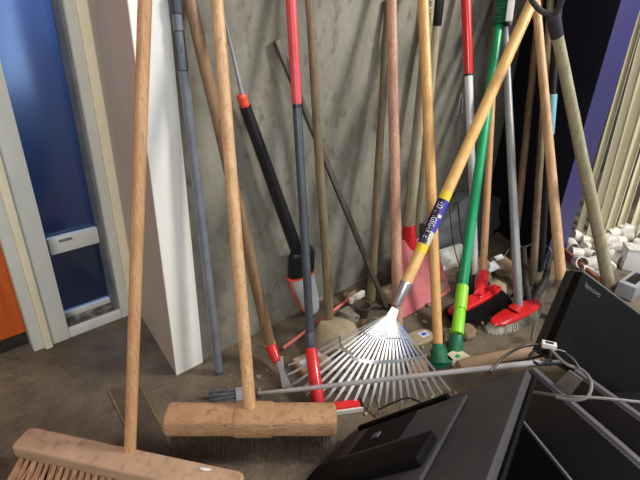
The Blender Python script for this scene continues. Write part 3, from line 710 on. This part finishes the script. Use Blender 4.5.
# lying rod with small grey brush
t = root('long_brush', P(230, 398), 'small grey brush on a very long thin metal rod lying low across the picture', 'brush')
pa = P(257, 394, .022); pe = P(542, 363, .36)
pe = P(540, 362, .30); d = (pe-pa).normalized(); r_ = rad(pa, 4.2)
L = (pe-pa).length
build('rod', MB().tube([pa-d*.01, pe], [r_, rad(pe, 5.5)], 12), 'rod', t)
seg_on(t, 'rod_collar', 'rusty', pa-d*.006, pa+d*.01, r_*1.7)
fb = P(236, 397, .018); fa = pa-d*.008; dd = (fa-fb).normalized(); s_ = Z.cross(dd).normalized(); nz = dd.cross(s_)
build('ferrule', MB().ovals(fb, s_, nz, dd, [(0, .024, .013), (.02, .024, .013), ((fa-fb).length*.8, .021, .012), ((fa-fb).length, .009, .008)], 20, 3.5), 'lightgrey', t)
mb = MB(); rr = random.Random(2)
for k in range(4):
    for i in range(160):
        o1 = s_*((k-1.5)*.0115+rr.uniform(-.0035, .0035)); p = fb+o1+nz*rr.uniform(-.009, .009); q = p-dd*rr.uniform(.048, .064)+s_*((k-1.5)*.004)+nz*rr.uniform(-.004, .004); q.z = max(q.z, .001)
        mb.hair(p, q, .0011, .0008)
build('bristles', mb, mat('bristle_grey', (74, 76, 82), .7, 0, (98, 98, 104), 50), t)
sl = MB().tube([pe-d*.02, pe+(P(560, 362, .28)-pe)], rad(pe, 8)*.8, 12); build('rod_sleeve', sl, 'black', t)

# ---------------------------------------------------------------- rubble, blocks and small things around the tool feet
def rockthing(px, py, wpx, hpx, m, label, seed, name='stone', cat='stone', rot=.6, zf=.6, rough=.3, group=None):
    p = P(px, py); rx_ = rad(p, wpx); h = rx_*zf
    return solo(name, MB().rock(p+Z*h*.7, rx_, rx_*hpx/wpx*1.2, h, seed, rough, rot), m, label, cat, group)
rockthing(334, 343, 52, 40, 'stone', 'large tan stone behind the grey pole, above the rake tines', 3, rot=.3, zf=.55)
rockthing(376, 336, 34, 26, 'stone3', 'grey stone under the neck of the leaf rake', 5, rot=.4)
rockthing(392, 300, 22, 24, 'stone', 'olive stone between dark bar and pinkish pole', 8, zf=.8)
rockthing(500, 272, 32, 20, 'stone2', 'brown rounded stone behind the grey scrubber pole', 11, rot=.5, zf=.55)
rockthing(478, 278, 42, 22, 'stone2', 'flat brown stone with a white paper scrap on it', 13, rot=.4, zf=.5)
rockthing(497, 292, 22, 14, 'stone', 'small tan stone right of the red brush loop', 15)
rockthing(437, 290, 20, 14, 'stone2', 'brown stone lying behind the tan broom handle', 17)
rockthing(318, 300, 12, 8, 'stone3', 'small grey stone at the foot of the milky container', 18)
rockthing(349, 318, 20, 16, 'stone3', 'pale grey stone between the large tan stone and the dark pot', 31, rot=1.1, rough=.5)
rockthing(365, 334, 26, 16, 'stone2', 'brown stone touching the large tan stone on its right', 33, rot=.9, rough=.5)
rockthing(352, 300, 18, 12, 'stone2', 'brown stone half under the short white board', 35, rot=.2, rough=.5)
rockthing(467, 334, 26, 14, 'stone2', 'flat brown stone right of the lime green sleeve', 37, rot=.4, zf=.4)
rockthing(449, 340, 16, 10, 'stone', 'small tan stone between green socket and lime sleeve', 39, rot=.4)
rockthing(345, 386, 24, 14, 'stone3', 'grey stone beneath the middle rake tines', 41, rot=.2, zf=.4)
p = [P(486, 266, .055), P(494, 260, .055), P(500, 268, .05), P(490, 273, .05)]
solo('paper_scrap', MB().prism(p, Z*.001), 'paper', 'white paper scrap behind the tan red-socketed handle', 'paper')
solo('paper_scrap', MB().prism([P(494, 257, .06), P(502, 254, .06), P(504, 258, .058), P(497, 261, .058)], Z*.001), 'paper', 'tiny white paper scrap left of the grey pole', 'paper')
# wooden block with label
def block(c, ux, uy, hz, m, name, label, cat, bev=.004): return solo(name, MB().box(c, ux, uy, Z*hz, bev), m, label, cat)
t = root('wooden_block', P(310, 366), 'wooden block with white label slats behind the red socket', 'block')
d1 = (P(330, 350)-P(296, 364)).normalized(); s_ = Z.cross(d1); c = P(312, 362, .012)
build('block_body', MB().box(c, d1*.045, s_*.030, Z*.010, .003), 'w_block', t)
build('label_sticker', MB().box(c+Z*.0105-d1*.022+s_*.004, d1*.015, s_*.014, Z*.0008), 'paper', t); build('label_sticker', MB().box(c+Z*.0105+d1*.02+s_*.008, d1*.012, s_*.012, Z*.0008), 'paper', t)
t = root('stone_slab', P(418, 342), 'tan rounded slab with white and blue sticker, left of the green socket', 'slab')
d1 = (P(437, 332)-P(402, 346)).normalized(); s_ = Z.cross(d1); c = P(418, 338, .014)
build('slab_body', MB().ovals(c-Z*.012, d1, s_, Z, [(0, .052, .026), (.004, .055, .028), (.014, .055, .028), (.018, .050, .024)], 28, 3), 'stone', t)
build('sticker', MB().box(c+Z*.0065+d1*.022, d1*.016, s_*.012, Z*.0006), 'paper', t); build('sticker_mark', MB().box(c+Z*.0075+d1*.022, d1*.008, s_*.006, Z*.0004), 'bluepl', t)
t = root('carton_piece', P(456, 360), 'pale carton piece printed green, right of the green foot', 'carton')
d1 = (P(470, 352)-P(448, 366)).normalized(); s_ = Z.cross(d1); c = P(457, 358, .008)
build('carton_body', MB().box(c, d1*.032, s_*.024, Z*.007, .003), 'creamp', t); build('print_patch', MB().box(c+Z*.0074, d1*.007, s_*.005, Z*.0004), 'green', t)
solo('wooden_disc', MB().lathe(P(418, 368, 0), P(418, 368, .014), [(0, .026), (.2, .028), (.8, .028), (1, .026)], 24), 'w_block2', 'round orange-tan wooden disc left of the green foot', 'wood')
# short log
t0, t1 = P(458, 366, .018), P(552, 347, .018)
t = root('wooden_log', t0-Z*.018, 'short tan log lying flat behind the black monitors', 'log')
build('log_body', MB().tube([lerp(t0, t1, k/8)+Vector((0, 0, .001*math.sin(k*2))) for k in range(9)], [.014, .018, .0175, .018, .017, .018, .0175, .018, .016], 18), 'w_block', t)
# red bar, white board, dark pot
t0, t1 = P(283, 348, .014), P(350, 298, .02)
solo('metal_bar', MB().tube([t0, t1], .006, 4), 'red_worn', 'worn red bar lying along the foot of the concrete wall', 'bar')
d1 = (P(367, 289)-P(347, 301)).normalized(); s_ = Z.cross(d1)
solo('white_board', MB().box(P(357, 297, .035), d1*.035, s_*.006, Z*.011, .002), 'white_dirty', 'short white board beside the worn red bar at the wall', 'board')
solo('white_cloth', MB().rock(P(350, 312, .012), .018, .014, .014, 21, .6), 'white_dirty', 'crumpled white rag beneath the short white board', 'rag')
pc0 = P(362, 316, 0)
solo('plant_pot', MB().skin([[*MB().ring(Vector(), Vector((1, 0, 0)), Vector((0, 1, 0)), 1, 1, 3)]]*0 or []) if False else MB().lathe(pc0, pc0+Z*.045, [(0, .018), (.85, .026), (.86, .029), (1, .029), (.98, .024), (.3, .017)], 24), 'w_dark', 'small dark pot below the short white board', 'pot')
# white plastic and grey bag behind
def crumple(px0, px1, topf, botf, y, th, seed, n=18, m=12):
    mb = MB(); fr_ = []; bk = []
    for j in range(m+1):
        a_ = []; b_ = []
        for i in range(n+1):
            u = i/n; v = j/m; px = px0+(px1-px0)*u; tp = topf(u); bt = botf(u)
            q = W(px, bt+(tp-bt)*v, y); q.z = max(q.z, .002)
            k = noise.noise(Vector((u*4+seed, v*4, seed)))*.022+noise.noise(Vector((u*10, v*10, seed)))*.008
            bow = math.sin(math.pi*u)*math.sin(math.pi*(v*.85+.1))*.02
            a_.append(mb.bm.verts.new(q+Vector((0, -k-bow-.012+.02*(v), 0)))); b_.append(mb.bm.verts.new(q+Vector((0, th, 0))))
        fr_.append(a_); bk.append(b_)
    for j in range(m):
        for i in range(n):
            mb.bm.faces.new((fr_[j][i], fr_[j][i+1], fr_[j+1][i+1], fr_[j+1][i])); mb.bm.faces.new((bk[j][i], bk[j+1][i], bk[j+1][i+1], bk[j][i+1]))
    for j in range(m):
        for i in (0, n): mb.bm.faces.new((fr_[j][i], fr_[j+1][i], bk[j+1][i], bk[j][i]))
    for i in range(n):
        for j in (0, m): mb.bm.faces.new((fr_[j][i], fr_[j][i+1], bk[j][i+1], bk[j][i]))
    return mb
solo('plastic_bag', crumple(434, 506, lambda u: 228-30*min(u*1.9, 1)+3*math.sin(u*9), lambda u: 266-24*u, -.10, .06, 3), 'bag', 'crumpled grey plastic bag in the corner by the shaded blue wall', 'bag')
solo('plastic_sack', crumple(428, 464, lambda u: 257-12*u, lambda u: 276-14*u, -.15, .02, 7, 10, 6), 'whitebag', 'flattened white sack lying at the foot of the grey bag', 'sack')
mb = MB().tube([P(502, 260, .03), P(509, 249, .05)], .003, 8); solo('metal_pin', mb, 'rusty', 'short grey metal pin poking up left of the grey pole', 'pin')

rr = random.Random(11); sp_ = []
for i in range(70):
    px = rr.uniform(225, 560); base_y = 345-(px-225)*.28; py = base_y+rr.uniform(14, 62)
    if rr.random() < .35: px = rr.uniform(300, 460); py = rr.uniform(365, 420)
    p = P(px, py); s = rr.uniform(.0035, .010)
    solo('pebble', MB().rock(p+Z*s*.35, s, s*rr.uniform(.6, 1), s*.6, i, .5, rr.uniform(0, 3), 2), rr.choice(['stone', 'stone2', 'stone3', 'stone2']), 'small loose stone among the tool heads on the floor', 'stone', 'loose stones among the tool heads')

# ---------------------------------------------------------------- right side: trunking, fittings
L_poles = [((576, 242), (634, 40), 7, 'cream strip nearest the blue wall, thin, leaning'), ((588, 246), (650, 18), 10, 'second cream trunking strip from the blue wall'),
           ((597, 240), (662, 20), 14, 'broad cream trunking strip left of the middle'), ((607, 238), (668, 40), 9, 'narrow bright cream strip in the middle of the row'),
           ((618, 236), (673, 60), 8, 'cream strip with a dark shaded side, right of the middle'), ((632, 236), (690, 60), 10, 'cream trunking strip nearest the right picture edge')]
for i, (bp, tp, wd, lb_) in enumerate(L_poles):
    p0 = P(*bp, .004); p1 = W(tp[0], tp[1], p0.y+.10)
    d = (p1-p0).normalized(); s_ = facing(p0, d); q_ = d.cross(s_); r_ = rad(p0, wd*.78)
    mb = MB(); e = p0+d*1.3; wv, tv = q_*r_, s_*r_*.55; k = r_*.18
    # U-shaped trunking profile
    def U_(o): return [o-wv-tv, o+wv-tv, o+wv+tv, o+wv*.8+tv, o+wv*.8-tv*.7, o-wv*.8-tv*.7, o-wv*.8+tv, o-wv+tv]
    mb.skin([[mb.bm.verts.new(v) for v in U_(p0)], [mb.bm.verts.new(v) for v in U_(e)]])
    solo('trunking_strip', mb, 'creamp', lb_, 'trunking', 'cream plastic strips leaning at the right')
rr = random.Random(4)
def fitting(c, r, kind, rot, name, label):
    d = Vector((math.cos(rot), math.sin(rot), rr.uniform(-.2, .5))).normalized()
    if kind == 0:     # open coupling
        mb = MB(); a_, b_ = frame(d); L = r*1.7
        rings = [mb.ring(c-d*L/2, a_, b_, r, r, 18), mb.ring(c+d*L/2, a_, b_, r, r, 18), mb.ring(c+d*L/2, a_, b_, r*.8, r*.8, 18), mb.ring(c-d*L*.4, a_, b_, r*.8, r*.8, 18)]
        mb.skin(rings)
    elif kind == 1:   # elbow
        a_, b_ = frame(d); pts = [c+d*r*1.6*math.cos(k/8*1.57)+a_*r*1.6*math.sin(k/8*1.57)-a_*r*.8 for k in range(9)]
        mb = MB().tube(pts, r*.75, 14); mb.lathe(pts[0]-(pts[1]-pts[0]).normalized()*r*.6, pts[0]+(pts[1]-pts[0]).normalized()*r*.3, [(0, r*.92), (1, r*.92)], 16)
        mb.lathe(pts[-1]-(pts[-1]-pts[-2]).normalized()*r*.3, pts[-1]+(pts[-1]-pts[-2]).normalized()*r*.6, [(0, r*.92), (1, r*.92)], 16)
    else:             # junction box
        s_ = Z.cross(d).normalized(); u_ = d.cross(s_)
        mb = MB().box(c, d*r*1.2, s_*r, u_*r*.75, r*.15); mb.lathe(c+d*r*1.1, c+d*r*1.6, [(0, r*.5), (1, r*.5)], 14); mb.lathe(c+u_*r*.7, c+u_*r*.95, [(0, r*.55), (1, r*.55)], 14)
    return solo(name, mb, 'white_dirty', label, 'pipe fitting', 'white plastic fittings piled at the right')
spots = [(571, 244), (582, 240), (594, 243), (606, 240), (576, 252), (588, 252), (600, 251), (580, 261), (592, 261), (587, 270), (599, 271), (611, 247), (618, 240), (629, 236), (636, 243), (614, 256), (623, 250), (603, 261), (612, 232), (623, 229), (634, 226), (598, 234), (588, 236), (577, 235)]
for i, (px, py) in enumerate(spots):
    p = P(px, py+2, .012); r_ = min(rad(p, (12, 10, 11, 13)[i % 4]), .028); p = P(px, py+2, r_*.9); p.z = r_*.98
    k = (0, 1, 0, 2, 0, 0, 1, 0)[i % 8]
    nm = ('pipe_coupling', 'pipe_elbow', 'junction_box')[k]
    fitting(p, r_, k, rr.uniform(3.2, 6.0), nm, 'small white plastic %s in the pile at the feet of the cream strips' % ('open pipe coupling', 'pipe elbow', 'junction box')[k])
d1 = Vector((.5, -.85, 0)).normalized(); s_ = Z.cross(d1); c = P(634, 258, .045)
t = root('white_box', Vector((c.x, c.y, 0)), 'largest white box, at the right picture edge above the grey device', 'box')
build('box_body', MB().box(c, d1*.042, s_*.036, Z*.044, .004), 'white', t)
build('box_lid', MB().box(c+Z*.047, d1*.044, s_*.038, Z*.003, .002), 'white_dirty', t)
t0, t1 = P(565, 249, .03), P(600, 280, .03); d1 = (t1-t0).normalized(); s_ = Z.cross(d1)
solo('brown_board', MB().box((t0+t1)*.5-Z*.012, d1*((t1-t0).length/2), s_*.008, Z*.016, .002), 'brownboard', 'narrow red-brown board on edge in front of the white fittings', 'board')
c = P(630, 284, .03); d1 = (P(640, 276)-P(616, 294)).normalized(); s_ = Z.cross(d1)
t = root('grey_appliance', Vector((c.x, c.y, 0)), 'low grey plastic appliance behind the top edge of the large black monitor', 'appliance')
build('appliance_body', MB().box(c+s_*(-.01), d1*.075, s_*.030, Z*.028, .006), 'lightgrey', t)
build('appliance_panel', MB().box(c+Z*.029+s_*(-.01), d1*.05, s_*.016, Z*.0015, .0005), 'black', t)

# ---------------------------------------------------------------- discarded monitors
def slab_frame(a, b_, c_):               # a->b long edge, c_ gives the other direction
    u = (b_-a); lu = u.length; u.normalize(); v = c_-a; v -= u*v.dot(u); lv = v.length; v.normalize(); n = u.cross(v)
    if n.dot(CAM-a) < 0: n = -n
    return u, v, n, lu, lv
# back of a monitor, left
TR = P(527, 368, .32); TL = P(354, 430, .01); BR = P(478, 480, .35)
u, v, n, lu, lv = slab_frame(TR, TL, BR); v = v; lv = .30
t = root('monitor', Vector((TL.x, TL.y, 0)), 'black monitor lying face down showing its recessed back and stand socket, nearest the rake', 'monitor')
def at(x, y, z=0): return TR+u*(x*lu)+v*(y*lv)+n*z
def sbox(x0, x1, y0, y1, z0, z1, bev=.003): return MB().box(at((x0+x1)/2, (y0+y1)/2, (z0+z1)/2), u*((x1-x0)/2*lu), v*((y1-y0)/2*lv), n*((z1-z0)/2), bev)
build('back_panel', sbox(0, 1, 0, 1, -.016, 0, .004), 'black_case2', t)
build('screen_bezel', sbox(-.01, 1.01, -.015, 1.015, -.024, -.0165, .002), 'black_case', t)
build('top_ridge', sbox(.36, .92, .04, .085, 0, .012, .004), 'black_case', t)
build('raised_housing', sbox(.25, .88, .12, .95, 0, .010, .008), 'black_case2', t)
rc = build('stand_recess', sbox(.50, .80, .15, .46, .0101, .0108, .0), 'black_case', t)
build('stand_latch', sbox(.66, .70, .30, .36, .0107, .014, .001), 'edge_grey', rc)
build('stand_mount', sbox(.26, .90, .60, .84, .010, .026, .004), 'black_case', t)
# large one with lettering, right
TL3 = P(583, 272, .34); TR3 = P(650, 322, .15); BL3 = P(553, 350, .19)
TR3 = P(650, 322, .19)
u, v, n, lu, lv = slab_frame(TL3, TR3, BL3)
lu = .34; lv = .215
t = root('monitor', Vector((TL3.x, TL3.y, 0)), 'largest black monitor, small pale lettering on its face, leaning at the right edge', 'monitor')
TR = TL3
build('screen_face', sbox(0, 1, 0, 1, -.02, 0, .003), 'black_case', t)
build('casing_rim', sbox(-.01, 1.01, .0, 1.01, -.045, -.0205, .004), 'black', t)
build('top_edge', sbox(0.0, 1.0, -.022, -.001, -.04, -.001, .002), 'case_rim', t)
lt = text_on('lenovo', at(.06, .10, .0008), u, -v, .02, 0, 'case_rim', t, spread=rad(TL3, 50))
c = P(622, 404, .10); d1 = Vector((u.x, u.y, 0)).normalized(); s_ = Z.cross(d1); c.z = .052
t = root('computer_casing', Vector((c.x, c.y, 0)), 'low black computer casing at the right edge under the large black monitor', 'casing')
build('casing_body', MB().box(c, d1*.12, s_*.03, Z*.05, .003), 'black_case', t)
build('casing_lid', MB().box(c+Z*.052, d1*.118, s_*.029, Z*.0015, .001), 'black_case', t)
# stack of monitors on edge
def leaning(p0px, p1px, z, thick, nm_label, faceM, edgeM, L=.42, hgt=None, tilt=.25, shift=0):
    a_ = P(*p0px, z); c_ = P(*p1px, z); u = (c_-a_).normalized(); s_ = Z.cross(u)
    if s_.dot(CAM-a_) < 0: s_ = -s_          # towards the viewpoint side
    dn = (-Z+s_*tilt).normalized(); nrm = (s_+Z*tilt).normalized()
    hh_ = (z-.004)/(-dn.z)
    t = root('monitor', Vector((a_.x, a_.y, 0)), nm_label, 'monitor')
    c0 = a_+u*L/2+dn*hh_/2
    build('screen_face', MB().box(c0-nrm*thick*.25, u*L/2*.985, dn*hh_/2*.985, nrm*thick*.25, .002), faceM, t)
    build('casing_rim', MB().box(c0-nrm*thick*.75, u*L/2, dn*hh_/2, nrm*thick*.25, .002), edgeM, t)
    return t, u, dn, nrm, a_, hh_
rib = mat('ribbed_black', (26, 25, 26), .5, 0, (34, 33, 34), 3); 
n_ = rib.node_tree.nodes; wv = n_.new('ShaderNodeTexWave'); wv.inputs['Scale'].default_value = 60; wv.bands_direction = 'DIAGONAL'
bp = n_.new('ShaderNodeBump'); bp.inputs['Strength'].default_value = .15; bp.inputs['Distance'].default_value = .001; tcx = n_.new('ShaderNodeTexCoord')
rib.node_tree.links.new(tcx.outputs['Object'], wv.inputs[0]); rib.node_tree.links.new(wv.outputs[0], bp.inputs['Height']); rib.node_tree.links.new(bp.outputs[0], n_['Principled BSDF'].inputs['Normal'])
t, u, dn, nrm, a_, hh_ = leaning((527, 368), (640, 468), .19, .03, 'black ribbed computer casing on edge with pale grey rim, between two monitors', rib, 'edge_grey')
t, u, dn, nrm, a_, hh_ = leaning((505, 402), (568, 480), .15, .012, 'thin black panel with fine pale edge, nearest the bottom edge', 'black_case', 'edge_grey', .35)
t, u, dn, nrm, a_, hh_ = leaning((570, 370), (645, 424), .22, .03, 'black casing with bare metal rim behind the ribbed one, under the cables', rib, 'edge_grey')
build('metal_bracket', MB().prism([a_+u*.0, a_+u*.03, a_+u*.02+dn*.08+nrm*.0, a_+dn*.05-u*.012], nrm*.004), 'rusty', t)

# cables
def cable(pts, r, m, label, n=7): return solo('cable', MB().tube(smooth(pts, n), r, 8), m, label, 'cable')
c1 = cable([P(640, 402, .27), P(600, 398, .27), P(560, 396, .26), P(530, 392, .22), P(505, 396, .18)], .0028, 'cable_grey', 'grey cable running flat to the right edge over the black casings')
t = root('cable', P(550, 350, 0), 'looped grey cable ending in a white connector, on the black monitors', 'cable')
build('cable_wire', MB().tube(smooth([P(551, 350, .30), P(566, 364, .30), P(582, 370, .30), P(591, 382, .30), P(588, 396, .29), P(575, 400, .28), P(556, 397, .27)], 7), .003, 8), 'cable_grey', t)
build('cable_wire', MB().tube(smooth([P(560, 350, .25), P(572, 358, .29), P(580, 369, .31)], 6), .002, 8), 'cable_grey', t)
c = P(549, 345, .30); d1 = (P(556, 347, .3)-P(543, 344, .3)).normalized(); s_ = Z.cross(d1).normalized(); cn = build('connector', MB().box(c, d1*.013, s_*.007, Z*.005, .001), 'white', t)
build('connector_slot', MB().box(c+Z*.0055-s_*.0, d1*.007, s_*.003, Z*.0006), 'black', cn)
cable([P(490, 372, .30), P(505, 356, .30), P(525, 346, .29), P(545, 346, .29), P(550, 358, .29), P(538, 364, .3), P(530, 355, .29), P(545, 348, .28), P(565, 352, .27)], .0028, 'black', 'black cable bundle coiled at the end of the long thin rod')
cable([P(322, 372, .02), P(335, 372, .05), P(352, 373, .05), P(368, 382, .04), P(376, 397, .03), P(380, 415, .01)], .0022, 'black', 'thin black cable arching over the rake tines')
cable([P(378, 410, .015), P(395, 402, .04), P(408, 398, .05), P(420, 402, .06)], .0022, 'black', 'short black cable right of the rake tines, beside the monitor')

# ---------------------------------------------------------------- gap check
def gap(a, b):
    p1, q1, r1_ = a; p2, q2, r2_ = b; best = 9
    for i in range(61):
        p = lerp(p1, q1, i/60); d = q2-p2; s = max(0, min(1, (p-p2).dot(d)/d.length_squared)); best = min(best, (p-p2-d*s).length)
    return best-r1_-r2_
ks = list(RODS)
for i in range(len(ks)):
    for j in range(i):
        g_ = gap(RODS[ks[i]], RODS[ks[j]])
        if g_ < 0: print('GAP', ks[i], ks[j], round(g_, 4))
